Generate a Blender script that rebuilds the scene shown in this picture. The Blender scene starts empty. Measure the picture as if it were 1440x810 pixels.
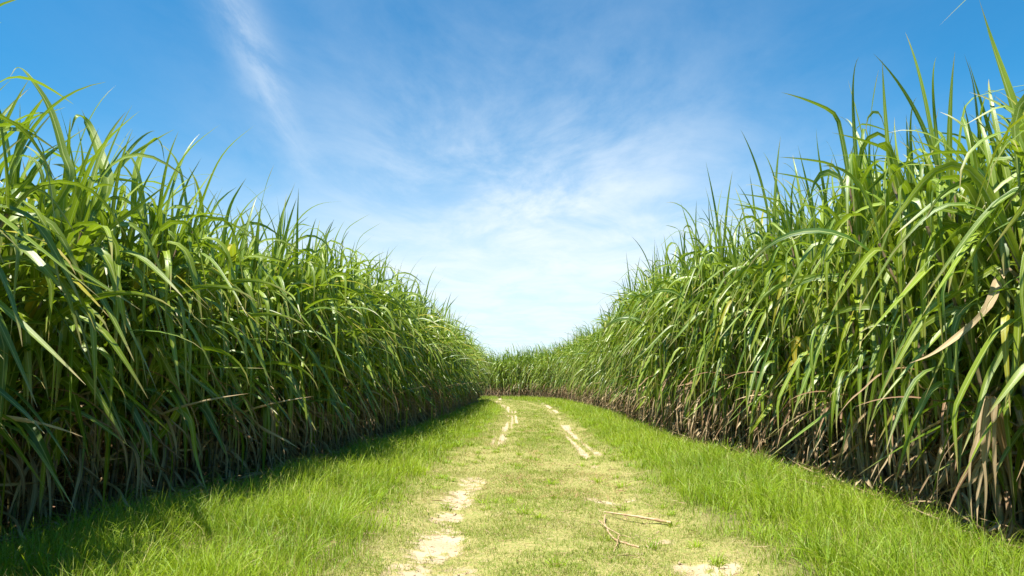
import bpy, math, random
import numpy as np
R = math.radians
rng = np.random.default_rng(11)
random.seed(11)
scene = bpy.context.scene
col = scene.collection

# ---------------------------------------------------------------- camera
CAM_H = 1.2
cam_d = bpy.data.cameras.new('camera'); cam = bpy.data.objects.new('camera', cam_d); col.objects.link(cam)
cam_d.lens = 24.0; cam_d.sensor_width = 36.0; cam_d.clip_end = 4000; cam_d.clip_start = 0.05
PITCH = math.atan(136/960)
cam.location = (0, 0, CAM_H); cam.rotation_euler = (math.pi/2 + PITCH, 0, 0)
scene.camera = cam

# ---------------------------------------------------------------- noise helpers
_perm = rng.random((256, 256))
def vnoise(x, y):
    x = np.asarray(x, float); y = np.asarray(y, float)
    xi = np.floor(x).astype(int); yi = np.floor(y).astype(int)
    fx = x - xi; fy = y - yi
    fx = fx*fx*(3-2*fx); fy = fy*fy*(3-2*fy)
    a = _perm[xi & 255, yi & 255]; b = _perm[(xi+1) & 255, yi & 255]
    c = _perm[xi & 255, (yi+1) & 255]; d = _perm[(xi+1) & 255, (yi+1) & 255]
    return (a*(1-fx)+b*fx)*(1-fy) + (c*(1-fx)+d*fx)*fy
def fbm(x, y, o=4):
    s = 0; w = .5; t = 0
    for k in range(o):
        s = s + w*vnoise(x*2**k+17*k, y*2**k+31*k); t += w; w *= .55
    return s/t
def sstep(a, b, v):
    t = np.clip((v-a)/(b-a), 0, 1); return t*t*(3-2*t)

# ---------------------------------------------------------------- layout (metres; camera at the origin looking along +y)
CEN_Y = [-20, 0, 4.6, 8, 16, 25, 36, 48, 55, 60, 66]
CEN_X = [.6, .45, .36, .27, .6, .88, .85, .1, -1.6, -5.0, -14]
def cen(y): return np.interp(y, CEN_Y, CEN_X)
EL_Y = [-20, 5.2, 7.3, 9.3, 11.6, 15.5, 24, 44, 48]
EL_X = [-4.1, -3.42, -3.12, -2.92, -2.70, -2.62, -2.42, -2.32, -2.5]
def edgeL(y): return np.interp(y, EL_Y, EL_X)
ER_Y = [-20, 5.5, 8.7, 14, 28, 44, 52, 57]
ER_X = [4.4, 3.52, 3.78, 3.45, 4.05, 4.1, 3.6, 1.9]
def edgeR(y): return np.interp(y, ER_Y, ER_X)
# bare sandy patches: x, y, rx, ry, strength
BARE = [(-.55,4.6,.36,.6,1.0),(-.60,5.5,.28,.7,1.0),(-.62,6.6,.20,.6,.9),(-.60,7.7,.22,.9,1.0),(-.52,9.0,.2,.8,1.0),
        (-.42,10.4,.12,.6,.5),
        (1.05,7.55,.36,.22,1.0),(1.30,4.75,.30,.25,.85),(1.12,5.75,.24,.25,.8),(.95,5.15,.3,.2,.55),(1.2,6.5,.2,.3,.4),
        (1.05,9.3,.28,.25,.6),(1.15,10.6,.3,.35,.65),(1.45,12.4,.25,.5,.75),
        (-.15,5.0,.5,.12,.45),(.2,4.4,.4,.2,.4),(-1.1,4.7,.35,.3,.5),(-.95,5.9,.25,.25,.45)]
def bare_mask(x, y):
    m = np.zeros(np.shape(x))
    wx = x + .16*(fbm(x*3+5, y*3, 3)-.5) ; wy = y + .5*(fbm(x*2+50, y*2, 3)-.5)
    for bx, by, rx, ry, s in BARE:
        m = np.maximum(m, s*np.exp(-((wx-bx)/rx)**2-((wy-by)/ry)**2))
    for ly, lx, w0 in (((14, 18, 23.5, 30, 37, 48), (-.38, -.19, .05, 0, -.2, -1.0), .13), ((11.5, 14.6, 19.5, 34, 48, 55), (1.22, 1.4, 1.6, 1.95, 2.0, 1.7), .12)):
        off = x + .16*(fbm(x*.7, y*.45+lx[0], 2)-.5) - np.interp(y, ly, lx)
        gate = sstep(ly[0]-1.5, ly[0]+1.5, y)*sstep(.12, .45, vnoise(y*.35+lx[0]*9, y*0+1.5))
        m = np.maximum(m, gate*.74*np.exp(-(off/(w0*1.4*(1+y/60)*(.7+.6*vnoise(y*.9, x*0))))**2))
    # ragged edges: noise stretched across the track, as wheels and rain leave it
    q = np.clip(10/np.maximum(y, 3), .25, 1)         # far off, the gaps merge into long strips
    n = fbm(x*4+9, y*6*q+3, 3)*.45 + fbm(x*12, y*17*q, 3)*.55
    return sstep(.34, .76, m*(.38+.85*sstep(.32, .62, n)))
def worn_mask(x, y):
    u = x - cen(y) + .25*(fbm(x*1.5, y*.8, 3)-.5)
    return np.maximum(np.exp(-((u-.85)/.34)**2), np.exp(-((u+.85)/.34)**2))*(.35+.9*fbm(x*2+9, y*1.2, 3))
def tall_mask(x, y):
    u = x - cen(y)
    w = .5*(fbm(x*.9+3, y*.9, 3)-.5)
    L = sstep(-1.15, -2.0, u+w); Rr = sstep(1.12, 1.85, u+w)
    return np.maximum(L, Rr)
def in_field(x, y):
    m1 = (x < edgeL(y)-.05) & (y < 48.5)
    m2 = (x > edgeR(y)+.05) & (y < 57)
    far = 57 + (1.9-x)*1.0*.75
    far = np.where(x < -2.7, 61+ (-2.7-x)*.35, np.where(x < 1.9, 57+(1.9-x)*.87, 0))
    m3 = (y >= far) & (y >= 52)
    return m1 | m2 | m3
def zg(x, y):
    x = np.asarray(x, float); y = np.asarray(y, float)
    u = x - cen(y)
    z = -.035*np.exp(-((u-.82)/.22)**2) - .035*np.exp(-((u+.82)/.22)**2)
    z = z + .07*sstep(1.2, 2.6, np.abs(u)) + .05*(fbm(x*.35, y*.35, 3)-.5) + .03*(fbm(x*2.2, y*2.2, 3)-.5)
    return z

# ---------------------------------------------------------------- material helpers
def mat(name):
    m = bpy.data.materials.new(name); m.use_nodes = True
    nt = m.node_tree; nt.nodes.clear()
    return m, nt, nt.nodes, nt.links
def N(nt, t, **kw):
    n = nt.nodes.new(t)
    for k, v in kw.items():
        if k.startswith('i_'): n.inputs[k[2:].replace('_', ' ')].default_value = v
        else: setattr(n, k, v)
    return n
def mixc(nt, a, b, f, mode='MIX'):
    n = nt.nodes.new('ShaderNodeMix'); n.data_type = 'RGBA'; n.blend_type = mode
    for idx, v in ((0, f), (6, a), (7, b)):
        if hasattr(v, 'is_output'): nt.links.new(v, n.inputs[idx])
        elif idx == 0: n.inputs[0].default_value = v
        else: n.inputs[idx].default_value = (*v, 1)
    return n.outputs[2]
def math_(nt, op, a, b=None, c=None, clamp=False):
    n = nt.nodes.new('ShaderNodeMath'); n.operation = op; n.use_clamp = clamp
    for i, v in enumerate((a, b, c)):
        if v is None: continue
        if hasattr(v, 'is_output'): nt.links.new(v, n.inputs[i])
        else: n.inputs[i].default_value = v
    return n.outputs[0]
def ramp(nt, v, a, b):
    n = nt.nodes.new('ShaderNodeMapRange'); n.interpolation_type = 'SMOOTHSTEP'
    nt.links.new(v, n.inputs[0]); n.inputs[1].default_value = a; n.inputs[2].default_value = b
    return n.outputs[0]

def leaf_material(name, cA, cB, cRib, trans, rough, tcol, trf=.42, spec=.5, yellow=(.42,.33,.03)):
    m, nt, nd, lk = mat(name)
    at = N(nt, 'ShaderNodeAttribute', attribute_name='tint')
    sep = N(nt, 'ShaderNodeSeparateColor'); lk.new(at.outputs['Color'], sep.inputs[0])
    uv = N(nt, 'ShaderNodeUVMap', uv_map='UVMap'); sx = N(nt, 'ShaderNodeSeparateXYZ'); lk.new(uv.outputs[0], sx.inputs[0])
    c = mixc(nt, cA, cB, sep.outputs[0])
    # mottled, slightly streaked along the blade
    mp = N(nt, 'ShaderNodeMapping'); mp.inputs['Scale'].default_value = (7, 1.6, 1); lk.new(uv.outputs[0], mp.inputs[0])
    ns = N(nt, 'ShaderNodeTexNoise'); ns.inputs['Scale'].default_value = 2.2; ns.inputs['Detail'].default_value = 4; lk.new(mp.outputs[0], ns.inputs[0])
    c = mixc(nt, c, tuple(v*.62 for v in cA), math_(nt, 'MULTIPLY', ramp(nt, ns.outputs[0], .45, .75), .55))
    # yellowed and brown tips
    c = mixc(nt, c, yellow, math_(nt, 'MULTIPLY', sep.outputs[1], 1.0))
    tipf = math_(nt, 'MULTIPLY', ramp(nt, math_(nt, 'ADD', sep.outputs[2], math_(nt, 'MULTIPLY', ns.outputs[0], .25)), .93, 1.15), .8)
    c = mixc(nt, c, (.40, .27, .13), tipf)
    # pale midrib
    d = math_(nt, 'ABSOLUTE', math_(nt, 'SUBTRACT', sx.outputs[0], .5))
    rib = ramp(nt, d, .085, .03)
    c2 = mixc(nt, c, cRib, math_(nt, 'MULTIPLY', rib, .8))
    p = N(nt, 'ShaderNodeBsdfPrincipled'); lk.new(c2, p.inputs['Base Color'])
    p.inputs['Roughness'].default_value = rough; p.inputs['Specular IOR Level'].default_value = spec
    # fine parallel veins
    mp2 = N(nt, 'ShaderNodeMapping'); mp2.inputs['Scale'].default_value = (60, .4, 1); lk.new(uv.outputs[0], mp2.inputs[0])
    n2 = N(nt, 'ShaderNodeTexNoise'); n2.inputs['Scale'].default_value = 1; n2.inputs['Detail'].default_value = 2; lk.new(mp2.outputs[0], n2.inputs[0])
    bp = N(nt, 'ShaderNodeBump'); bp.inputs['Strength'].default_value = .35; bp.inputs['Distance'].default_value = .002
    lk.new(n2.outputs[0], bp.inputs['Height']); lk.new(bp.outputs[0], p.inputs['Normal'])
    t = N(nt, 'ShaderNodeBsdfTranslucent')
    lk.new(mixc(nt, c2, tcol, .65), t.inputs[0])
    mx = N(nt, 'ShaderNodeMixShader'); mx.inputs[0].default_value = trans
    lk.new(p.outputs[0], mx.inputs[1]); lk.new(t.outputs[0], mx.inputs[2])
    o = N(nt, 'ShaderNodeOutputMaterial'); lk.new(mx.outputs[0], o.inputs[0])
    return m

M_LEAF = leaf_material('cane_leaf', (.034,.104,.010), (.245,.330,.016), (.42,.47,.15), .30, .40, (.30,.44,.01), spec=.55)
M_DRY = leaf_material('dry_cane_leaf', (.30,.20,.095), (.50,.385,.215), (.55,.44,.27), .22, .7, (.45,.27,.12), spec=.25, yellow=(.17,.085,.04))
M_GRASS = leaf_material('verge_grass', (.12,.235,.006), (.31,.43,.008), (.28,.37,.02), .34, .45, (.40,.54,.008), spec=.3, yellow=(.40,.33,.12))
M_SHORT = leaf_material('track_grass', (.085,.165,.008), (.24,.315,.022), (.27,.33,.04), .30, .5, (.34,.42,.03), spec=.22, yellow=(.40,.315,.14))
M_STRAW = leaf_material('dry_grass', (.38,.30,.14), (.52,.43,.23), (.6,.5,.3), .3, .65, (.45,.36,.14), spec=.25, yellow=(.30,.15,.05))

def stalk_material():
    m, nt, nd, lk = mat('cane_stalk')
    tc = N(nt, 'ShaderNodeTexCoord')
    at = N(nt, 'ShaderNodeAttribute', attribute_name='tint'); sep = N(nt, 'ShaderNodeSeparateColor'); lk.new(at.outputs['Color'], sep.inputs[0])
    ns = N(nt, 'ShaderNodeTexNoise'); ns.inputs['Scale'].default_value = 9; ns.inputs['Detail'].default_value = 5; lk.new(tc.outputs['Object'], ns.inputs[0])
    c = mixc(nt, (.20,.13,.06), (.14,.17,.05), sep.outputs[0])
    c = mixc(nt, c, (.30,.20,.12), ramp(nt, ns.outputs[0], .45, .65))
    c = mixc(nt, c, (.07,.035,.025), sep.outputs[1])
    p = N(nt, 'ShaderNodeBsdfPrincipled'); lk.new(c, p.inputs['Base Color']); p.inputs['Roughness'].default_value = .5
    bp = N(nt, 'ShaderNodeBump'); bp.inputs['Strength'].default_value = .4; bp.inputs['Distance'].default_value = .004
    lk.new(ns.outputs[0], bp.inputs['Height']); lk.new(bp.outputs[0], p.inputs['Normal'])
    o = N(nt, 'ShaderNodeOutputMaterial'); lk.new(p.outputs[0], o.inputs[0]); return m
M_STALK = stalk_material()

def ground_material():
    m, nt, nd, lk = mat('track_soil')
    tc = N(nt, 'ShaderNodeTexCoord')
    at = N(nt, 'ShaderNodeAttribute', attribute_name='cover'); sep = N(nt, 'ShaderNodeSeparateColor'); lk.new(at.outputs['Color'], sep.inputs[0])
    def noise(s, d=6, r=.6):
        n = N(nt, 'ShaderNodeTexNoise'); n.inputs['Scale'].default_value = s; n.inputs['Detail'].default_value = d
        n.inputs['Roughness'].default_value = r; lk.new(tc.outputs['Object'], n.inputs[0]); return n.outputs[0]
    n1 = noise(2.3); n2 = noise(24, 5); n3 = noise(110, 3)
    sand = mixc(nt, (.35,.26,.155), (.45,.355,.23), ramp(nt, n1, .35, .65))
    sand = mixc(nt, sand, (.40,.29,.16), math_(nt, 'MULTIPLY', ramp(nt, n2, .5, .7), .5))
    thatch = mixc(nt, (.28,.235,.085), (.15,.18,.035), ramp(nt, n2, .38, .62))
    thatch = mixc(nt, thatch, (.46,.38,.16), math_(nt, 'MULTIPLY', ramp(nt, n3, .5, .62), .7))
    verge = mixc(nt, (.10,.12,.03), (.16,.12,.06), ramp(nt, n2, .4, .6))
    c = mixc(nt, thatch, verge, sep.outputs[1])
    sharp = math_(nt, 'ADD', sep.outputs[0], math_(nt, 'MULTIPLY', math_(nt, 'SUBTRACT', n3, .5), .8))
    c = mixc(nt, c, sand, ramp(nt, sharp, .15, .85))
    soil = mixc(nt, (.11,.062,.036), (.20,.12,.07), ramp(nt, n2, .4, .6))
    c = mixc(nt, c, soil, sep.outputs[2])
    p = N(nt, 'ShaderNodeBsdfPrincipled'); lk.new(c, p.inputs['Base Color']); p.inputs['Roughness'].default_value = .95
    p.inputs['Specular IOR Level'].default_value = .15
    h = math_(nt, 'ADD', math_(nt, 'MULTIPLY', n2, .7), math_(nt, 'MULTIPLY', n3, .4))
    bp = N(nt, 'ShaderNodeBump'); bp.inputs['Strength'].default_value = .8; bp.inputs['Distance'].default_value = .02
    lk.new(h, bp.inputs['Height']); lk.new(bp.outputs[0], p.inputs['Normal'])
    o = N(nt, 'ShaderNodeOutputMaterial'); lk.new(p.outputs[0], o.inputs[0]); return m
M_GROUND = ground_material()

# ---------------------------------------------------------------- mesh building
def make_mesh(name, V, F4, uv=None, tint=None, m=None, smooth=True, attr='tint'):
    """V (n,3), F4 (m,4) quads; uv (n,2) and tint (n,3) are per vertex"""
    me = bpy.data.meshes.new(name)
    V = np.ascontiguousarray(V, np.float32); F = np.ascontiguousarray(F4, np.int32)
    me.vertices.add(len(V)); me.vertices.foreach_set('co', V.ravel())
    me.loops.add(F.size); me.loops.foreach_set('vertex_index', F.ravel())
    k = F.shape[1]
    me.polygons.add(len(F)); me.polygons.foreach_set('loop_start', np.arange(0, F.size, k, dtype=np.int32))
    me.polygons.foreach_set('loop_total', np.full(len(F), k, np.int32))
    me.update(calc_edges=True)
    if smooth: me.polygons.foreach_set('use_smooth', np.ones(len(F), bool))
    if uv is not None:
        l = me.uv_layers.new(name='UVMap'); l.data.foreach_set('uv', np.ascontiguousarray(uv[F.ravel()], np.float32).ravel())
    if tint is not None:
        a = me.color_attributes.new(attr, 'FLOAT_COLOR', 'POINT')
        a.data.foreach_set('color', np.ascontiguousarray(np.c_[tint, np.ones(len(tint))], np.float32).ravel())
    if m: me.materials.append(m)
    return me

def blades(base, az, th0, L, W, bend, power, n=10, across=3, lat=None, twist=None, fold=.25, tint=None, kink=None, wav=0., wshape=1.9, basew=.55, wavef=None, over=None):
    """many leaf blades at once: all arguments are arrays of one value per blade"""
    B = len(L); t = np.linspace(0, 1, n+1)[None, :]
    lat = np.zeros(B) if lat is None else lat; twist = np.zeros(B) if twist is None else twist
    th = th0[:, None] - bend[:, None]*t**power[:, None]
    if over is not None:                       # rises, goes over within a short stretch, then hangs
        s_ = sstep(over[0][:, None], (over[0]+over[1])[:, None], t)
        th = np.where(over[2][:, None] > 0, th0[:, None] - .25*t - (bend[:, None]-.25)*s_, th)
    if kink is not None:                       # (where, how much): a sharp fold in the blade
        th = th - kink[1][:, None]*sstep(kink[0][:, None]-.04, kink[0][:, None]+.04, t)
    th = np.maximum(th, R(-89))
    a = az[:, None] + lat[:, None]*t**1.3
    if wavef is not None: a = a + wavef[:, None]*np.sin(t*7+az[:, None]*9)
    T = np.stack([np.cos(th)*np.cos(a), np.cos(th)*np.sin(a), np.sin(th)], -1)
    seg = (L/n)[:, None, None]*(T[:, :-1]+T[:, 1:])/2
    C = np.concatenate([np.zeros((B, 1, 3)), np.cumsum(seg, 1)], 1) + base[:, None, :]
    S0 = np.stack([-np.sin(a), np.cos(a), np.zeros_like(a)], -1)
    N0 = np.cross(T, S0)
    tw = twist[:, None]*t
    S = S0*np.cos(tw)[..., None] + N0*np.sin(tw)[..., None]
    Nn = np.cross(T, S)
    w = W[:, None]*np.minimum(1, basew+(1-basew)*t/.18)*np.maximum(1-t**wshape, .012)**.9
    if wav: w = w*(1+wav*np.sin(t*23+az[:, None]*7))
    if across == 3:
        fd = (fold*(1-.6*t))[..., None]*w[..., None]
        P = np.stack([C - S*w[..., None]/2 + Nn*fd*.5, C - Nn*fd*.25, C + S*w[..., None]/2 + Nn*fd*.5], 2)
        us = np.array([0, .5, 1.])
    else:
        P = np.stack([C - S*w[..., None]/2, C + S*w[..., None]/2], 2); us = np.array([0, 1.])
    k = across; nv = (n+1)*k
    idx = np.arange(B)[:, None, None]*nv + (np.arange(n)*k)[None, :, None] + np.arange(k-1)[None, None, :]
    F = np.stack([idx, idx+1, idx+1+k, idx+k], -1).reshape(-1, 4)
    UV = np.zeros((B, n+1, k, 2)); UV[..., 0] = us; UV[..., 1] = (t*L[:, None])[..., None] + az[:, None, None]*3
    tt = np.zeros((B, n+1, k, 3)); tt[..., :2] = (tint if tint is not None else np.zeros((B, 2)))[:, None, None, :]
    tt[..., 2] = t[..., None]
    return P.reshape(-1, 3), F, UV.reshape(-1, 2), tt.reshape(-1, 3)

def join(parts):
    V = []; F = []; U = []; T = []; o = 0
    for v, f, u, t in parts:
        V.append(v); F.append(f+o); U.append(u); T.append(t); o += len(v)
    return np.concatenate(V), np.concatenate(F), np.concatenate(U), np.concatenate(T)

def tube(pts, rad, sides=7, tint=(0, 0), nodes=None):
    pts = np.asarray(pts, float); n = len(pts)
    T = np.gradient(pts, axis=0); T /= np.linalg.norm(T, axis=1)[:, None]
    ref = np.array([1., 0.13, 0.05]) if abs(T[0, 0]) < .8 else np.array([0, .1, 1.])
    A = np.cross(T, ref); A /= np.linalg.norm(A, axis=1)[:, None]; Bn = np.cross(T, A)
    an = np.linspace(0, 2*math.pi, sides, endpoint=False)
    P = pts[:, None, :] + np.asarray(rad)[:, None, None]*(A[:, None, :]*np.cos(an)[None, :, None] + Bn[:, None, :]*np.sin(an)[None, :, None])
    i = (np.arange(n-1)*sides)[:, None]; j = np.arange(sides)[None, :]; j2 = (j+1) % sides
    F = np.stack([i+j, i+j2, i+sides+j2, i+sides+j], -1).reshape(-1, 4)
    # end caps (fans of quads collapsed on a centre vertex)
    P = P.reshape(-1, 3); c0 = len(P); P = np.r_[P, pts[:1], pts[-1:]]
    s = sides
    caps = [[c0, (q+1) % s, q, q] for q in range(s)] + [[c0+1, (n-1)*s+q, (n-1)*s+(q+1) % s, (n-1)*s+(q+1) % s] for q in range(s)]
    UV = np.zeros((len(P), 2)); tt = np.zeros((len(P), 3)); tt[:, 0] = tint[0]
    nd = np.zeros(n) if nodes is None else nodes
    tt[:n*s, 1] = np.repeat(nd, s)
    return P, F, UV, tt

def stalk_geo(bx, by, lx, ly, h, r, green, sides=7, inter=.16):
    k = max(4, int(h/inter)); zs = []; rs = []; nd = []
    for i in range(k+1):
        z = h*i/k
        for dz, rr, q in ((-.012, 1.0, 0), (0, 1.16, .9), (.010, .97, .5)):
            zs.append(max(z+dz, -.02) if not (i == 0 and dz < 0) else -.05); rs.append(r*rr*(1-.35*(i/k)**2)); nd.append(q)
    zs = np.array(zs); t = np.clip(zs/h, 0, 1)
    bow = lx*.5
    pts = np.c_[bx + lx*t**1.6, by + ly*t**1.6, zs]
    return tube(pts, np.array(rs), sides, (green, 0), np.array(nd))

# one sugarcane plant: several canes, green leaf blades, dry hanging leaves.  +x is the side that faces the light (the track).
def plant_geo(seed, lod=0, ncane=5, scale_h=1.0, lean=.25, droop=.45):
    g = np.random.default_rng(seed)
    n_green = (12, 9, 6)[lod]; n_dry = (9, 6, 4)[lod]
    seg = (14, 7, 4)[lod]; ac = (3, 3, 2)[lod]; wk = (1.0, 1.15, 1.5)[lod]
    stalks = []; gl = []; dl = []
    for c in range(ncane):
        ang = g.uniform(0, 2*math.pi); rr = g.uniform(.02, .17)
        bx, by = rr*math.cos(ang), rr*math.sin(ang)
        lx = g.normal(lean*.8, .16); ly = g.normal(0, .17)
        h = g.uniform(2.05, 2.75)*scale_h
        if lod < 2: stalks.append(stalk_geo(bx, by, lx, ly, h, g.uniform(.013, .019), g.random(), 7 if lod == 0 else 5, .15 if lod == 0 else .3))
        def axis(t): return np.stack([bx + lx*t**1.6, by + ly*t**1.6, t*h], -1)
        # green blades spring from the upper two thirds of the cane
        n = n_green; k = np.arange(n)/(n-1)
        t = .27 + .73*k**.85 + g.normal(0, .015, n); t = np.clip(t, .2, 1.0)
        base = axis(t)
        side0 = g.uniform(0, 2*math.pi)
        az = side0 + np.arange(n)*math.pi + g.normal(0, .75, n)
        # blades reach for the open side
        az = np.arctan2(np.sin(az)*.85, np.cos(az)*.8 + .60)
        young = k > .84
        th0 = np.where(young, R(86)-np.abs(g.normal(0, .07, n)), R(80)-.12*g.random(n)-.25*(1-k)*g.random(n))
        L = g.uniform(1.2, 1.95, n)*np.where(young, .78, 1)*np.where(k < .2, .8, 1)*.95
        W = g.uniform(.044, .084, n)*np.where(young, .75, 1)*wk
        bend = np.where(young, np.abs(g.normal(R(30), R(45), n))+R(8), g.uniform(R(112), R(170), n))
        power = np.where(young, g.uniform(1.8, 3, n), g.uniform(.95, 1.9, n))
        kk = g.random(n) < .22
        kink = (g.uniform(.3, .75, n), np.where(kk, g.uniform(R(30), R(95), n), 0.))
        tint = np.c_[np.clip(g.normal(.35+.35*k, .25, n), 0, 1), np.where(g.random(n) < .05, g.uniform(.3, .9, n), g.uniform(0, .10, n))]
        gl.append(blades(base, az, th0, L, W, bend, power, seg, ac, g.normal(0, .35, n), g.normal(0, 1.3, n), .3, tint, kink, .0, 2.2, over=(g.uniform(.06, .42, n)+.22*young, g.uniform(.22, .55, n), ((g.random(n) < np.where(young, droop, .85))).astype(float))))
        # rolled spear leaf and leaf sheaths wrapping the top of the cane
        if lod < 2:
            n = 5; t = np.linspace(.45, .95, n); base = axis(t)
            gl.append(blades(base, g.uniform(0, 6.28, n), np.full(n, R(88)), np.full(n, .34), np.full(n, .038), np.full(n, .02), np.ones(n), 3, 3, None, None, .9,
                             np.c_[g.uniform(.5, 1, n), g.uniform(0, .3, n)]))
        # dry blades hang down around the lower cane
        n = n_dry; t = .05 + .46*g.random(n)**1.3; base = axis(t); az = g.uniform(0, 2*math.pi, n)
        az = np.arctan2(np.sin(az), np.cos(az)+.25)
        th0 = g.uniform(R(-30), R(70), n); L = g.uniform(.45, 1.15, n)*np.clip(t*h/.9, .45, 1.1)
        bend = th0 + g.uniform(R(55), R(88), n)
        W = g.uniform(.014, .045, n)*wk
        tint = np.c_[g.random(n), np.where(g.random(n) < .35, g.uniform(.3, 1, n), 0)]
        dl.append(blades(base, az, th0, L, W, bend, g.uniform(.12, .6, n), seg, ac, g.normal(0, .8, n), g.normal(0, 3.0, n), .5, tint,
                         (g.uniform(.2, .9, n), g.normal(0, .5, n)), .15, 2.5, wavef=g.uniform(0, .25, n)))
    return stalks, gl, dl

def link(name, data, parent=None):
    o = bpy.data.objects.new(name, data); col.objects.link(o)
    if parent: o.parent = parent
    return o

# ---------------------------------------------------------------- ground and track
def build_ground():
    def ax(segs):
        out = []
        for a, b, s in segs: out += list(np.arange(a, b, s))
        return np.array(out + [segs[-1][1]])
    xs = ax([(-900, -300, 150), (-300, -60, 40), (-60, -12, 6), (-12, -5, .5), (-5, -2.2, .14), (-2.2, 2.8, .035), (2.8, 5.2, .14), (5.2, 12, .5), (12, 60, 6), (60, 300, 40), (300, 900, 150)])
    ys = ax([(-200, -20, 30), (-20, 0, 2), (0, 3.4, .2), (3.4, 10, .035), (10, 20, .06), (20, 50, .12), (50, 75, .6), (75, 120, 5), (120, 400, 40), (400, 1600, 200)])
    X, Y = np.meshgrid(xs, ys); Z = zg(X, Y)
    b = bare_mask(X, Y); near = (np.abs(X) < 12) & (Y < 75)
    tall = tall_mask(X, Y); fld = in_field(X, Y)
    Z = Z - .015*b + .012*(fbm(X*12, Y*12, 3)-.5)*(np.abs(X) < 3)
    V = np.c_[X.ravel(), Y.ravel(), Z.ravel()]
    tint = np.c_[(b*near*(~fld)).ravel(), np.where(fld, 1, tall).ravel(), fld.astype(float).ravel()]
    w = len(xs); i = (np.arange(len(ys)-1)*w)[:, None]; j = np.arange(w-1)[None, :]
    F = np.stack([i+j, i+j+1, i+j+1+w, i+j+w], -1).reshape(-1, 4)
    cx = V[F[:, 0], 0]; cy = V[F[:, 0], 1]
    isp = (np.abs(cx-cen(cy)) < 1.35) & (cy > -5) & (cy < 58)
    for nm, sel in (('ground', ~isp), ('path', isp)):
        f = F[sel]; used = np.unique(f); mp = np.full(len(V), -1); mp[used] = np.arange(len(used))
        o = link(nm, make_mesh(nm, V[used], mp[f], None, tint[used], M_GROUND, True, 'cover')); o['kind'] = 'structure'
build_ground()

# ---------------------------------------------------------------- grass
def scatter(dens_far):
    """points on the open ground, thinning with distance; returns x, y, blade size factor"""
    P = []
    for y0, y1, x0, x1, dens, sz in dens_far:
        n = int((y1-y0)*(x1-x0)*dens); x = rng.uniform(x0, x1, n); y = rng.uniform(y0, y1, n); P.append(np.c_[x, y, np.full(n, sz)])
    return np.concatenate(P)
def frame_ok(x, y): return (np.abs(x) < .80*y+1.0)

# tall verge grass
bands = [(2.6, 6, -5, 5, 2600, .8), (6, 10, -4.4, 4.8, 1700, .95), (10, 18, -4, 4.8, 850, 1.25), (18, 32, -3.6, 5, 380, 1.8), (32, 62, -8, 5, 150, 3.0)]
P = scatter(bands)
x, y, sz = P.T
tm = tall_mask(x, y); inside = in_field(x + np.where(x < 0, .28, -.22), y)
clump = fbm(x*3.1, y*3.1, 3)
deep = in_field(x+np.where(x < 0, .5, -.5), y)
keep = frame_ok(x, y) & ~(deep & (rng.random(len(x)) < .9)) & (rng.random(len(x)) < tm*(.12+1.35*sstep(.28,.62,clump))) & (bare_mask(x, y) < .5)
x, y, sz, tm, clump = x[keep], y[keep], sz[keep], tm[keep], clump[keep]
n = len(x)
edge = np.minimum(np.where(y < 48, x-edgeL(y), 9), np.where(y < 56, edgeR(y)-x, 9))
Hh = .88*(.30+.70*sstep(.0, .6, edge))*(.06 + .20*tm*(.25+1.4*clump)*(.45+.9*rng.random(n)))*np.where(sz > 1.5, 1.0, 1)
patch = fbm(x*.8+40, y*.8, 3)
tint = np.c_[np.clip(.6*rng.random(n)+1.3*(patch-.38), 0, 1), np.where(rng.random(n) < .15, rng.uniform(.3, 1, n), rng.uniform(0, .14, n))]
g1 = blades(np.c_[x, y, zg(x, y)-.01], rng.uniform(0, 6.28, n), R(88)-np.abs(rng.normal(0, .28, n)), Hh*1.25, .0052*sz*rng.uniform(.6, 1.6, n),
            np.abs(rng.normal(.9, .6, n)), rng.uniform(1, 2.2, n), 4, 2, rng.normal(0, .4, n), rng.normal(0, 1.0, n), tint=tint)
o = link('verge_grass', make_mesh('verge_grass', *g1, M_GRASS)); o['kind'] = 'stuff'; o['label'] = 'tall bright green grass along both sides of the track'; o['category'] = 'grass'
print('verge blades', n)

# short grass on the track
bands = [(2.6, 6, -2.2, 2.4, 7500, 1.0), (6, 10, -2.2, 2.6, 4500, 1.25), (10, 18, -2.2, 3.0, 1700, 1.6), (18, 32, -2.2, 3.4, 750, 2.4), (32, 62, -6, 3.6, 260, 4.0)]
def short(bands, frac, seed):
    P = scatter(bands); x, y, sz = P.T
    bm = bare_mask(x, y); tm = tall_mask(x, y); c = fbm(x*2.6+seed, y*2.6, 4)
    keep = frame_ok(x, y) & ~in_field(x, y) & (rng.random(len(x)) < (1-.97*bm)*(1-.7*tm)*(1-.55*worn_mask(x, y))*np.clip(frac+3.2*(c-.5), .06, 1))
    return x[keep], y[keep], sz[keep], c[keep], tm[keep]
x, y, sz, c, tm = short(bands, .84, 0)
n = len(x); u = x-cen(y)
farg = sstep(9, 14, y)
dryp = sstep(.42, .62, fbm(x*1.7+70, y*1.7, 4))
tint = np.c_[np.clip(rng.random(n)*.9+.1*rng.random(n), 0, 1), np.clip(rng.random(n)**1.6*(.15+.7*dryp+.6*worn_mask(x, y)) + .03, 0, 1)]
g2 = blades(np.c_[x, y, zg(x, y)-.008], rng.uniform(0, 6.28, n), R(80)-np.abs(rng.normal(0, .45, n)), rng.uniform(.02, .055, n)*(.7+.8*c)*(1+.7*farg), .0034*sz*rng.uniform(.7, 1.5, n),
            np.abs(rng.normal(.7, .5, n)), rng.uniform(1, 2, n), 3, 2, rng.normal(0, .4, n), rng.normal(0, 1, n), tint=tint)
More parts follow.
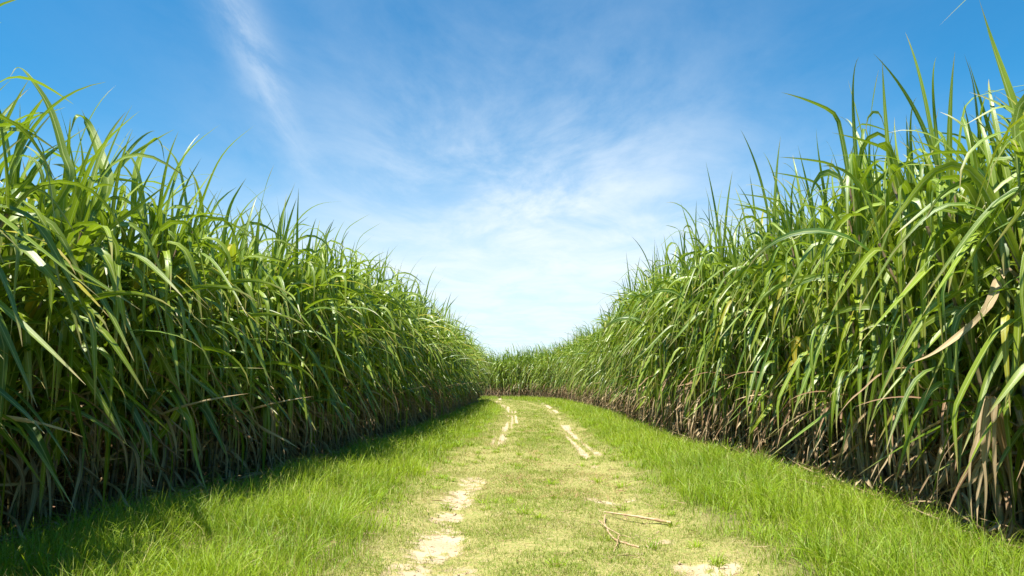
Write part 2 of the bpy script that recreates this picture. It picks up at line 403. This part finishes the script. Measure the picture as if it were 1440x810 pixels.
o = link('short_grass', make_mesh('short_grass', *g2, M_SHORT)); o['kind'] = 'stuff'; o['label'] = 'short worn grass growing between the wheel ruts'; o['category'] = 'grass'
print('short blades', n)
x, y, sz, c, tm = short([(a, b, c_, d, e*.45, f) for a, b, c_, d, e, f in bands], .36, 33)
n = len(x); red = (fbm(x*1.1+7, y*.5, 2) > .50) & (y > 7.5) & (rng.random(n) < .8)
tint = np.c_[rng.random(n), np.where(red, rng.uniform(.3, 1, n), np.where(rng.random(n) < .15, .6, 0))]
g3 = blades(np.c_[x, y, zg(x, y)-.002], rng.uniform(0, 6.28, n), R(45)-np.abs(rng.normal(0, .5, n)), rng.uniform(.02, .07, n)*(1+.6*red), .0030*sz*(1+.5*red)*rng.uniform(.7, 1.4, n),
            np.abs(rng.normal(.5, .4, n)), rng.uniform(1, 2, n), 3, 2, rng.normal(0, .8, n), rng.normal(0, 1, n), tint=tint)
o = link('dry_grass', make_mesh('dry_grass', *g3, M_STRAW)); o['kind'] = 'stuff'; o['label'] = 'straw coloured dead grass matted over the track'; o['category'] = 'dry grass'
print('dry blades', n)

# broad tufts scattered over the verges and the worn track
def tufts():
    out = []
    for y0, y1, x0, x1, nt_, sz in ((3, 8, -4, 4, 330, 1.0), (8, 16, -3.6, 4.2, 420, 1.3), (16, 34, -3, 4.2, 420, 2.0)):
        cx = rng.uniform(x0, x1, nt_); cy = rng.uniform(y0, y1, nt_)
        ok = frame_ok(cx, cy) & ~in_field(cx, cy) & (bare_mask(cx, cy) < .3) & (rng.random(nt_) < .35+.65*tall_mask(cx, cy))
        cx, cy = cx[ok], cy[ok]; k = 34; m = len(cx); tl = tall_mask(cx, cy)
        X = np.repeat(cx, k); Y = np.repeat(cy, k); a = rng.uniform(0, 6.28, m*k); rr = rng.random(m*k)**.7*.05*np.repeat(1+tl, k)*sz**.5
        H = np.repeat(rng.uniform(.05, .10, m)+tl*rng.uniform(.08, .24, m), k)*rng.uniform(.5, 1.2, m*k)
        X = X+rr*np.cos(a); Y = Y+rr*np.sin(a)
        tint = np.c_[np.clip(np.repeat(rng.uniform(-.1, .7, m), k)+rng.uniform(0, .3, m*k), 0, 1), np.where(rng.random(m*k) < .06, .6, .02)]
        out.append(blades(np.c_[X, Y, zg(X, Y)-.01], a+rng.normal(0, .5, m*k), R(84)-rr*5-np.abs(rng.normal(0, .2, m*k)), H*1.3, .0062*sz*rng.uniform(.6, 1.5, m*k),
                          np.abs(rng.normal(1.1, .5, m*k)), rng.uniform(1, 2.2, m*k), 5, 2, rng.normal(0, .4, m*k), rng.normal(0, 1, m*k), tint=tint))
    o = link('grass_tufts', make_mesh('grass_tufts', *join(out), M_GRASS)); o['kind'] = 'stuff'; o['label'] = 'loose green grass tufts standing above the turf'; o['category'] = 'grass'
tufts()

# fallen cane leaves at the foot of the rows
def litter():
    n = 2600; y = rng.uniform(2.5, 48, n)**1.0; s = rng.random(n) < .5
    y = np.where(rng.random(n) < .5, rng.uniform(3, 14, n), y)
    x = np.where(s, edgeL(y)+rng.normal(-.15, .18, n), edgeR(y)-rng.normal(-.15, .2, n))
    tint = np.c_[rng.random(n), np.where(rng.random(n) < .4, rng.uniform(.2, 1, n), 0)]
    b = blades(np.c_[x, y, zg(x, y)+rng.uniform(.01, .07, n)], rng.uniform(0, 6.28, n), rng.normal(.05, .18, n), rng.uniform(.2, .7, n), rng.uniform(.012, .03, n),
               rng.normal(.2, .25, n), np.ones(n), 6, 3, rng.normal(0, 1.0, n), rng.normal(0, 2.5, n), tint=tint, fold=.5)
    o = link('cane_litter', make_mesh('cane_litter', *b, M_DRY)); o['kind'] = 'stuff'; o['label'] = 'fallen brown cane leaves at the foot of the rows'; o['category'] = 'leaf litter'
litter()
def bits():
    n = 900; y = rng.uniform(3.2, 20, n); x = cen(y) + rng.uniform(-1.9, 1.9, n)
    tint = np.c_[rng.random(n), np.where(rng.random(n) < .4, rng.uniform(.2, 1, n), 0)]
    b = blades(np.c_[x, y, zg(x, y)+rng.uniform(.008, .03, n)], rng.uniform(0, 6.28, n), rng.normal(.05, .2, n), rng.uniform(.04, .20, n)**1.0, rng.uniform(.004, .012, n),
               rng.normal(.1, .3, n), np.ones(n), 4, 3, rng.normal(0, 1.2, n), rng.normal(0, 2, n), tint=tint, fold=.5)
    o = link('straw_bits', make_mesh('straw_bits', *b, M_DRY)); o['kind'] = 'stuff'; o['label'] = 'broken bits of dry cane leaf strewn over the track'; o['category'] = 'straw'
    # crumbs of earth along the ruts
    n = 1500; y = rng.uniform(3.2, 16, n); x = cen(y)+np.where(rng.random(n) < .6, -.85, .85)+rng.normal(0, .22, n); k = bare_mask(x, y) > .25; x, y = x[k], y[k]; n = len(x)
    sz = rng.uniform(.003, .012, n)*(1+rng.random(n)**6*1.5)
    D = np.array([[1,0,0],[-1,0,0],[0,1,0],[0,-1,0],[0,0,.7],[0,0,-.7]])[None]*sz[:, None, None]*rng.uniform(.6, 1.3, (n, 6, 1))
    P = D + np.stack([x, y, zg(x, y)+.0-.015*bare_mask(x, y)+sz*.3], -1)[:, None, :]
    T = np.array([[0,2,4],[2,1,4],[1,3,4],[3,0,4],[2,0,5],[1,2,5],[3,1,5],[0,3,5]]); F = (T[None]+np.arange(n)[:, None, None]*6).reshape(-1, 3)
    o = link('soil_crumbs', make_mesh('soil_crumbs', P.reshape(-1, 3), F, None, np.tile([.9, 0., 0.], (n*6, 1)), M_GROUND, False, 'cover')); o['kind'] = 'stuff'; o['label'] = 'small crumbs of dry earth in the bare wheel ruts'; o['category'] = 'soil'
bits()

# ---------------------------------------------------------------- sugarcane
def at(px, py, z=0.0):
    v = py-405; yy = 960*math.cos(PITCH)+v*math.sin(PITCH); zz = 960*math.sin(PITCH)-v*math.cos(PITCH)
    k = (CAM_H-z)/(-zz); return ((px-720)*k, yy*k, z)

def on_depth(px, py, d):                       # the point seen at this place of the photograph, d metres ahead
    v = py-405; yy = 960*math.cos(PITCH)+v*math.sin(PITCH); zz = 960*math.sin(PITCH)-v*math.cos(PITCH)
    k = d/yy; return np.array([(px-720)*k, d, CAM_H+zz*k])
ROW = .62
def side_points():
    pts = []   # side, row, x, y, facing angle
    for row in range(9):
        for side in ('left', 'right'):
            y = -3.0 + rng.uniform(0, .4)
            top = 47.5 if side == 'left' else 52
            while y < top:
                yy = y + rng.normal(0, .06)
                if side == 'left': x = edgeL(yy) - .16 - ROW*row + rng.normal(0, .07); f = 0.0
                else: x = edgeR(yy) + .16 + ROW*row + rng.normal(0, .07); f = math.pi
                if yy > .5 or row > -1: pts.append((side, row, x, yy, f))
                y += .46 if yy < 22 else .5
    # the bend at the end of the track: rows that face back towards the camera
    line = [(3.9, 50), (1.9, 57), (-2.7, 61.5), (-14, 65)]
    for row in range(7):
        for (x0, y0), (x1, y1) in zip(line, line[1:]):
            L = math.hypot(x1-x0, y1-y0); tx, ty = (x1-x0)/L, (y1-y0)/L; nx, ny = -ty, tx
            if ny < 0: nx, ny = -nx, -ny
            for s in np.arange(0, L, .5):
                pts.append(('far', row, x0+tx*s+nx*ROW*row+rng.normal(0, .08), y0+ty*s+ny*ROW*row+rng.normal(0, .08), math.atan2(-ny, -nx)))
    # far end of the left field, closing it off behind
    for row in range(5):
        for s in np.arange(.5, 9, .5): pts.append(('leftend', row, -2.6-s, 48-ROW*row+rng.normal(0, .08), math.pi/2))
    return pts
pts = side_points()
def hscale(side, y):
    hn = 1 + .30*(float(fbm(y*1.1+(50 if side == 'left' else 0), 3.3, 3))-.5)
    if side == 'left': return hn*float(np.interp(y, [0, 5, 9, 13, 23, 30, 48], [.90, .90, .97, 1.02, 1.0, 1.0, 1.0]))
    if side == 'right': return hn*float(np.interp(y, [0, 5.5, 7, 11, 19, 30, 50], [1.05, 1.07, 1.08, 1.14, 1.12, 1.14, 1.18]))
    return hn*1.17
def size_in_view(p):
    side, row, x, y, f = p
    if y < .8 or abs(x) > .86*y + .9: return -1
    if side == 'leftend': return -1
    if side == 'far' and x < -2.9: return -1
    return 10.0/math.hypot(x, y) - (0 if row == 0 else .9*row)
order = sorted(range(len(pts)), key=lambda i: -size_in_view(pts[i]))
chosen = [i for i in order[:300] if size_in_view(pts[i]) > -1]
chosen_set = set(chosen)
print('individual plants', len(chosen), 'rest', len(pts)-len(chosen))

def prototype(seed, droop):
    """returns list of (part name, mesh) of one plant"""
    st, gl, dl = plant_geo(seed, 0, 5, droop=droop)
    out = [('stalk', make_mesh('stalk', *s, M_STALK)) for s in st]
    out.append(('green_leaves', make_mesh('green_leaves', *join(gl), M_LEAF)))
    out.append(('dry_leaves', make_mesh('dry_leaves', *join(dl), M_DRY)))
    return out
NV = 8
protos = {'left': [prototype(100+i, .72) for i in range(NV)], 'right': [prototype(140+i, .38) for i in range(NV)]}
protos['far'] = protos['right']

def label_for(side, row, y):
    if side == 'left':
        if row == 0:
            if y < 10: return ('tall shaded dark green sugarcane plant at the near front of the left field', 'shaded front sugarcane nearest on the left')
            if y < 22: return ('arching sugarcane plant in the middle stretch of the left field front row', 'front sugarcane along the middle of the left field')
            return ('small looking distant sugarcane plant in the left field front row, before the bend', 'distant front sugarcane of the left field')
        return ('sugarcane plant standing just behind the front row of the left field', 'sugarcane behind the left front row')
    if side == 'right':
        if row == 0:
            if y < 10: return ('tall sunlit sugarcane plant with dry foot at the near front of the right field', 'sunlit front sugarcane nearest on the right')
            if y < 22: return ('sunlit yellow green sugarcane plant in the middle stretch of the right field front row', 'front sugarcane along the middle of the right field')
            return ('small looking distant sugarcane plant in the right field front row, before the bend', 'distant front sugarcane of the right field')
        return ('sugarcane plant standing just behind the front row of the right field', 'sugarcane behind the right front row')
    return ('distant sugarcane plant facing the viewer across the end of the track', 'sugarcane across the end of the track')

for q, i in enumerate(chosen):
    side, row, x, y, f = pts[i]
    r = link('sugarcane_plant', None)
    r.location = (x, y, float(zg(x, y))); r.rotation_euler = (0, 0, f + random.gauss(0, .45))
    s = hscale(side, y)*random.uniform(.88, 1.07); k = random.uniform(.93, 1.07)
    r.scale = (k, k, s)
    r['label'], r['group'] = label_for(side, row, y); r['category'] = 'sugarcane'
    for nm, me in protos[side][(q*5+random.randrange(3)) % NV]: link(nm, me, r)

# single leaves that stand out: (points base to tip in photograph pixels, width in pixels there, kind, depth factor)
HERO = [
 ([(1452,240),(1422,140),(1395,60),(1377,0)], 15, 'g', .0), ([(1350,410),(1338,330),(1323,288),(1300,303),(1281,340),(1266,372)], 11, 'g', .3), ([(1352,400),(1340,330),(1326,306),(1306,318),(1299,350),(1290,398)], 12, 'g', .35),
 ([(1390,300),(1376,190),(1368,118),(1356,76)], 12, 'g', .1), ([(1375,600),(1352,570),(1326,566),(1286,594),(1277,655)], 10, 'g', .3), ([(1330,330),(1292,420),(1243,491),(1219,540)], 12, 'g', .3),
 ([(1185,500),(1180,456),(1166,458),(1147,505),(1135,580)], 10, 'g', .3), ([(1085,560),(1069,539),(1026,547),(1005,604)], 7, 'g', .3), ([(1440,400),(1425,540),(1380,620),(1345,690)], 11, 'g', .4), ([(1440,470),(1395,520),(1372,590),(1352,640)], 9, 'g', .4),
 ([(1440,330),(1390,380),(1340,470),(1300,560)], 9, 'g', .35), ([(1300,240),(1260,235),(1215,275),(1190,330)], 8, 'g', .3), ([(1230,330),(1180,340),(1140,390),(1120,450)], 8, 'g', .3), ([(1120,360),(1080,360),(1050,400),(1030,460)], 7, 'g', .3),
 ([(1420,380),(1390,430),(1360,462),(1314,496),(1279,511)], 10, 'd', .45), ([(1390,560),(1375,587),(1324,648),(1317,724)], 8, 'd', .35),
 ([(1385,560),(1375,618),(1364,655),(1368,748)], 7, 'd', .35), ([(1392,560),(1381,620),(1386,680),(1384,740)], 7, 'd', .35), ([(1390,570),(1388,630),(1376,690),(1374,742)], 7, 'd', .35), ([(1400,560),(1398,640),(1400,700)], 7, 'd', .3),
 ([(1124,480),(1117,488),(1118,510),(1123,543)], 9, 'y', .25),
 ([(-14,210),(22,172),(50,160),(82,160)], 12, 'g', .2), ([(95,260),(88,212),(70,153),(44,112),(26,95),(14,108)], 11, 'g', .2), ([(150,270),(140,215),(122,172),(108,164),(98,190)], 13, 'g', .2),
 ([(190,262),(198,222),(216,196),(226,202),(232,232)], 10, 'g', .2), ([(222,360),(224,332),(236,326),(255,350),(278,392),(304,420)], 11, 'g', .3), ([(248,350),(262,330),(285,345),(305,390)], 9, 'g', .3),
 ([(150,372),(162,392),(163,440),(161,500)], 12, 'g', .35), ([(-6,590),(0,600),(30,638),(66,690)], 10, 'g', .35), ([(20,380),(51,415),(116,466),(172,530)], 9, 'g', .4), ([(200,500),(207,486),(226,512),(229,570)], 9, 'g', .3),
 ([(243,590),(250,574),(268,592),(276,643),(292,696)], 9, 'g', .35), ([(196,462),(232,452),(262,468),(276,500),(280,545)], 7, 'g', .35), ([(380,440),(384,420),(398,440),(404,490)], 8, 'g', .3), ([(60,320),(72,300),(92,330),(104,400)], 12, 'g', .3), ([(250,520),(300,516),(374,518)], 5, 'g', .4),
]
def catmull(P, n):
    P = np.asarray(P); Q = np.r_[2*P[:1]-P[1:2], P, 2*P[-1:]-P[-2:-1]]; out = []
    for tt in np.linspace(0, len(P)-1-1e-6, n):
        i = int(tt); f = tt-i; a, b, c, d = Q[i:i+4]
        out.append(.5*((2*b)+(-a+c)*f+(2*a-5*b+4*c-d)*f*f+(-a+3*b-3*c+d)*f**3))
    return np.array(out)
roots = [o for o in col.objects if o.name.startswith('sugarcane_plant')]
taken = {}
def hero(pix, wpx, kind, out, k):
    g = np.random.default_rng(900+k)
    mx, my = pix[len(pix)//2]
    side = -1 if mx < 720 else 1
    # depth at which this line of sight meets the face of the row, a little in front of the stems
    d = 4.0
    for _ in range(40):
        wallx = (edgeL(d) + out) if side < 0 else (edgeR(d) - out)
        d = .5*d + .5*max(2.2, wallx*960*1.0/(mx-720))
    pts = [on_depth(px, py, d + g.normal(0, .03)) for px, py in pix]
    p0 = pts[0]
    best = min(roots, key=lambda o: (o.location.x-p0[0]-side*.15)**2 + (o.location.y-p0[1]-.1)**2)
    hz = max(.15, p0[2]-.45)
    pts = [np.array([best.location.x*.7+p0[0]*.3, best.location.y*.7+p0[1]*.3, hz])] + pts
    C = catmull(pts, 26); T = np.gradient(C, axis=0); T /= np.linalg.norm(T, axis=1)[:, None]
    # the blade's flat side looks out of the row and up
    Nrm = np.array([-side*.45, -.75, .5]); S = np.cross(T, Nrm); S /= np.linalg.norm(S, axis=1)[:, None]
    tw = g.normal(0, .5) + np.linspace(0, g.normal(0, .9), 26); Nn = np.cross(S, T)
    S = S*np.cos(tw)[:, None] + Nn*np.sin(tw)[:, None]; Nn = np.cross(S, T)
    t = np.linspace(0, 1, 26); w = (wpx*d/960)*1.15*np.minimum(1, .45+.55*t/.25)*np.maximum(1-t**2.4, .02)
    if kind == 'd': w = w*(1+.18*np.sin(t*19+k))
    f = .14*w[:, None]
    P = np.stack([C-S*w[:, None]/2+Nn*f, C-Nn*f*.5, C+S*w[:, None]/2+Nn*f], 1).reshape(-1, 3)
    i = (np.arange(25)*3)[:, None]; j = np.arange(2)[None, :]
    F = np.stack([i+j, i+j+1, i+j+4, i+j+3], -1).reshape(-1, 4)
    UV = np.zeros((26, 3, 2)); UV[..., 0] = [0, .5, 1]; UV[..., 1] = t[:, None]*1.5+k
    tt = np.zeros((26, 3, 3)); tt[..., 0] = g.uniform(.3, .95); tt[..., 1] = {'g': .06, 'd': .1, 'y': .95}[kind]; tt[..., 2] = (t*(.5 if kind == 'y' else 1))[:, None]
    a = -best.rotation_euler.z; ca, sa = math.cos(a), math.sin(a)
    L = P - np.array(best.location)
    L = np.c_[L[:, 0]*ca-L[:, 1]*sa, L[:, 0]*sa+L[:, 1]*ca, L[:, 2]]/np.array(best.scale)
    nm = {'g': 'green_leaf', 'd': 'dry_leaf', 'y': 'yellow_leaf'}[kind]
    o = link(nm, make_mesh(nm, L, F, UV.reshape(-1, 2), tt.reshape(-1, 3), M_DRY if kind == 'd' else M_LEAF), best)
    if kind == 'y':
        o['label'] = 'bright yellow leaf among the green ones'; best['label'] = 'sugarcane plant with one bright yellow leaf low in the right field edge'
        del best['group']
    if k == 14: o['label'] = 'long pale dry leaf reaching out over the green ones'
    if k == 16:
        best['label'] = 'sugarcane plant with a bunch of wide dry leaves hanging to the grass, lower right'
        if 'group' in best: del best['group']
for k, (pix, wpx, kind, out) in enumerate(HERO): hero(pix, wpx, kind, out, k)

# the rest of the fields as one mass
def field_mass():
    vs = {0: [], 1: [], 2: []}
    for lod in (1, 2):
        for k in range(10):
            st, gl, dl = plant_geo(300+k+lod*20, lod, 5, droop=.72 if k < 5 else .38)
            G = join(gl); D = join(dl); S = join(st) if st else None
            vs[lod].append((G, D, S))
    acc = {'G': [], 'D': [], 'S': []}
    for i, p in enumerate(pts):
        if i in chosen_set: continue
        side, row, x, y, f = p
        if y < -3: continue
        d = math.hypot(x, y); lod = 1 if (d < 22 and row < 5) else 2
        if lod == 2 and row >= 5 and d > 22 and side == 'left' and row > 7: continue
        g = vs[lod][random.randrange(5) + (0 if side in ('left', 'leftend') else 5)]
        a = f + random.gauss(0, .6); s = hscale(side, y)*random.uniform(.92, 1.05)
        ca, sa = math.cos(a), math.sin(a); z = float(zg(x, y))
        M = np.array([[ca, -sa, 0], [sa, ca, 0], [0, 0, s]])
        for key, G in zip('GDS', g):
            if G is None: continue
            if key != 'G' and row > 5: continue
            acc[key].append((G[0] @ M.T + np.array([x, y, z]), G[1], G[2], G[3]))
    root = None
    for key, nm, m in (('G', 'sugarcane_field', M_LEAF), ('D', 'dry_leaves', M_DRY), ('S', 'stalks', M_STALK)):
        J = join(acc[key]); print(nm, len(J[1]))
        o = link(nm, make_mesh(nm, *J, m), root)
        o['kind'] = 'stuff'
        if root is None:
            root = o; o['label'] = 'dense mass of sugarcane filling both fields behind the front rows'; o['category'] = 'sugarcane field'
field_mass()

# ---------------------------------------------------------------- dry cane pieces on the track
def stick(name, pts, r0, r1, label, seed=1):
    g = np.random.default_rng(seed)
    pts = np.array(pts, float); n = 22
    tt = np.linspace(0, len(pts)-1, n); P = np.stack([np.interp(tt, np.arange(len(pts)), pts[:, k]) for k in range(3)], 1)
    P[:, :2] += g.normal(0, .003, (n, 2)); P[:, 2] += -.015 + np.linspace(float(zg(P[0, 0], P[0, 1])), float(zg(P[-1, 0], P[-1, 1])), n)
    rad = np.linspace(r0, r1, n); nod = np.zeros(n)
    for k in range(2, n, 5): rad[k] *= 1.3; nod[k] = .25
    o = link(name, make_mesh(name, *tube(P, rad, 8, (.2, 0), nod), M_STICK)); o['label'] = label; o['category'] = 'stick'; o['group'] = 'dry cane sticks lying on the track'
    return o
def stick_mat():
    m, nt, nd, lk = mat('dry_cane_stick'); tc = N(nt, 'ShaderNodeTexCoord')
    at = N(nt, 'ShaderNodeAttribute', attribute_name='tint'); sep = N(nt, 'ShaderNodeSeparateColor'); lk.new(at.outputs['Color'], sep.inputs[0])
    ns = N(nt, 'ShaderNodeTexNoise'); ns.inputs['Scale'].default_value = 14; ns.inputs['Detail'].default_value = 5; lk.new(tc.outputs['Object'], ns.inputs[0])
    c = mixc(nt, (.34,.22,.11), (.50,.36,.20), ramp(nt, ns.outputs[0], .4, .6)); c = mixc(nt, c, (.18,.09,.05), sep.outputs[1])
    c = mixc(nt, c, (.20,.12,.07), math_(nt, 'MULTIPLY', ramp(nt, ns.outputs[0], .56, .66), .7))
    p = N(nt, 'ShaderNodeBsdfPrincipled'); lk.new(c, p.inputs['Base Color']); p.inputs['Roughness'].default_value = .7
    o = N(nt, 'ShaderNodeOutputMaterial'); lk.new(p.outputs[0], o.inputs[0]); return m
M_STICK = stick_mat()
stick('dry_cane_stick', [at(849, 716, .05), at(896, 722, .045), at(944, 730, .04)], .006, .014, 'straight pale dry cane stick, the longest on the track', 1)
stick('dry_cane_stick', [at(842, 729, .05), at(853, 738, .05), at(872, 747, .03), at(892, 751, .02)], .005, .004, 'thin pale dry stick slanting away below the longest stick', 2)
o = stick('dry_cane_stick', [at(850, 719, .055), at(851, 733, .05), at(858, 747, .04), at(866, 754, .04), at(880, 758, .03), at(899, 763, .02)], .006, .008, 'crooked brown dry stick bending under the longest stick', 3)
stick('dry_cane_stick', [at(871, 748, .06), at(868, 760, .045), at(863, 775, .02)], .0045, .0045, 'short pale dry stick crossing the end of the crooked stick', 4)

# ---------------------------------------------------------------- light and sky
SUN_EL = R(68); sx, sy = -.64, -.768      # the sun stands behind the camera and to the left
sun_d = bpy.data.lights.new('sun', 'SUN'); sun = link('sun', sun_d)
sun_d.energy = 5.0; sun_d.angle = R(.53); sun_d.color = (1, .955, .88)
from mathutils import Vector
dirv = Vector((sx*math.cos(SUN_EL), sy*math.cos(SUN_EL), math.sin(SUN_EL)))
sun.rotation_euler = dirv.to_track_quat('Z', 'Y').to_euler()
w = bpy.data.worlds.new('World'); scene.world = w; w.use_nodes = True
nt = w.node_tree; nt.nodes.clear(); lk = nt.links
sky = N(nt, 'ShaderNodeTexSky', sky_type='NISHITA', sun_disc=False); sky.sun_elevation = SUN_EL
sky.sun_rotation = math.atan2(sx, sy); sky.air_density = 1.0; sky.dust_density = .6; sky.ozone_density = 3.5; sky.altitude = 50
tc = N(nt, 'ShaderNodeTexCoord'); sep = N(nt, 'ShaderNodeSeparateXYZ'); lk.new(tc.outputs['Generated'], sep.inputs[0])
zz = math_(nt, 'MAXIMUM', sep.outputs[2], .02)
u = math_(nt, 'DIVIDE', sep.outputs[0], zz); v = math_(nt, 'DIVIDE', sep.outputs[1], zz)
cmb = N(nt, 'ShaderNodeCombineXYZ'); lk.new(u, cmb.inputs[0]); lk.new(v, cmb.inputs[1])
def skynoise(scale, rot, sc, det, rough, dist):
    mp = N(nt, 'ShaderNodeMapping'); mp.inputs['Rotation'].default_value = (0, 0, rot); mp.inputs['Scale'].default_value = sc; lk.new(cmb.outputs[0], mp.inputs[0])
    n = N(nt, 'ShaderNodeTexNoise'); n.inputs['Scale'].default_value = scale; n.inputs['Detail'].default_value = det; n.inputs['Roughness'].default_value = rough
    n.inputs['Distortion'].default_value = dist; lk.new(mp.outputs[0], n.inputs[0]); return n.outputs[0]
nA = skynoise(1.1, R(25), (1, .5, 1), 8, .58, .25)
nB = skynoise(1.5, R(-75), (1, .6, 1), 10, .66, .5)
nC = skynoise(6, R(65), (1, .25, 1), 6, .65, .6)
# broad veil in front of the camera: centred ahead, fading towards the top corners
def gauss(cx, cy, rx, ry, rot):
    dx = math_(nt, 'SUBTRACT', u, cx); dy = math_(nt, 'SUBTRACT', v, cy)
    a = math_(nt, 'ADD', math_(nt, 'MULTIPLY', dx, math.cos(rot)/rx), math_(nt, 'MULTIPLY', dy, math.sin(rot)/rx))
    b = math_(nt, 'ADD', math_(nt, 'MULTIPLY', dx, -math.sin(rot)/ry), math_(nt, 'MULTIPLY', dy, math.cos(rot)/ry))
    s = math_(nt, 'ADD', math_(nt, 'MULTIPLY', a, a), math_(nt, 'MULTIPLY', b, b))
    return math_(nt, 'EXPONENT', math_(nt, 'MULTIPLY', s, -1))
veil = math_(nt, 'MULTIPLY', gauss(.15, 3.3, .95, 1.4, R(-12)), math_(nt, 'ADD', math_(nt, 'MULTIPLY', ramp(nt, math_(nt, 'ADD', math_(nt, 'MULTIPLY', nA, .55), math_(nt, 'MULTIPLY', nB, .45)), .36, .66), 1.05), .15))
veil2 = math_(nt, 'MULTIPLY', ramp(nt, v, 1.9, 6.0), math_(nt, 'ADD', math_(nt, 'MULTIPLY', ramp(nt, nB, .3, .7), .20), .74))
# narrow vertical wisp on the left
wig = math_(nt, 'MULTIPLY', math_(nt, 'SUBTRACT', nA, .5), .12)
line = math_(nt, 'ADD', math_(nt, 'SUBTRACT', math_(nt, 'ADD', u, wig), math_(nt, 'MULTIPLY', v, -.165)), .46)
line = math_(nt, 'DIVIDE', line, .075)
wisp = math_(nt, 'EXPONENT', math_(nt, 'MULTIPLY', math_(nt, 'MULTIPLY', line, line), -1))
wisp = math_(nt, 'MULTIPLY', wisp, math_(nt, 'MULTIPLY', ramp(nt, v, 3.6, 2.0), math_(nt, 'ADD', math_(nt, 'MULTIPLY', ramp(nt, nC, .3, .7), .26), .10)))
mask = math_(nt, 'ADD', math_(nt, 'ADD', math_(nt, 'MULTIPLY', veil, .58), veil2), wisp, clamp=True)
mask = math_(nt, 'MULTIPLY', mask, ramp(nt, sep.outputs[2], .0, .02))
hs = N(nt, 'ShaderNodeHueSaturation'); hs.inputs['Saturation'].default_value = 1.22; hs.inputs['Value'].default_value = 1.0; lk.new(sky.outputs[0], hs.inputs['Color'])
skyb = mixc(nt, hs.outputs[0], (.52, 1.40, 1.40), 1.0, 'MULTIPLY')
skyc = mixc(nt, skyb, (6.9, 7.6, 8.2), mask)
bg = N(nt, 'ShaderNodeBackground'); bg.inputs['Strength'].default_value = .058; lk.new(skyc, bg.inputs[0])
wo = N(nt, 'ShaderNodeOutputWorld'); lk.new(bg.outputs[0], wo.inputs[0])

scene.view_settings.view_transform = 'Standard'; scene.view_settings.look = 'None'; scene.view_settings.gamma = 1
scene.view_settings.exposure = 1.26
scene.cycles.max_bounces = 8; scene.cycles.transmission_bounces = 6; scene.cycles.diffuse_bounces = 4
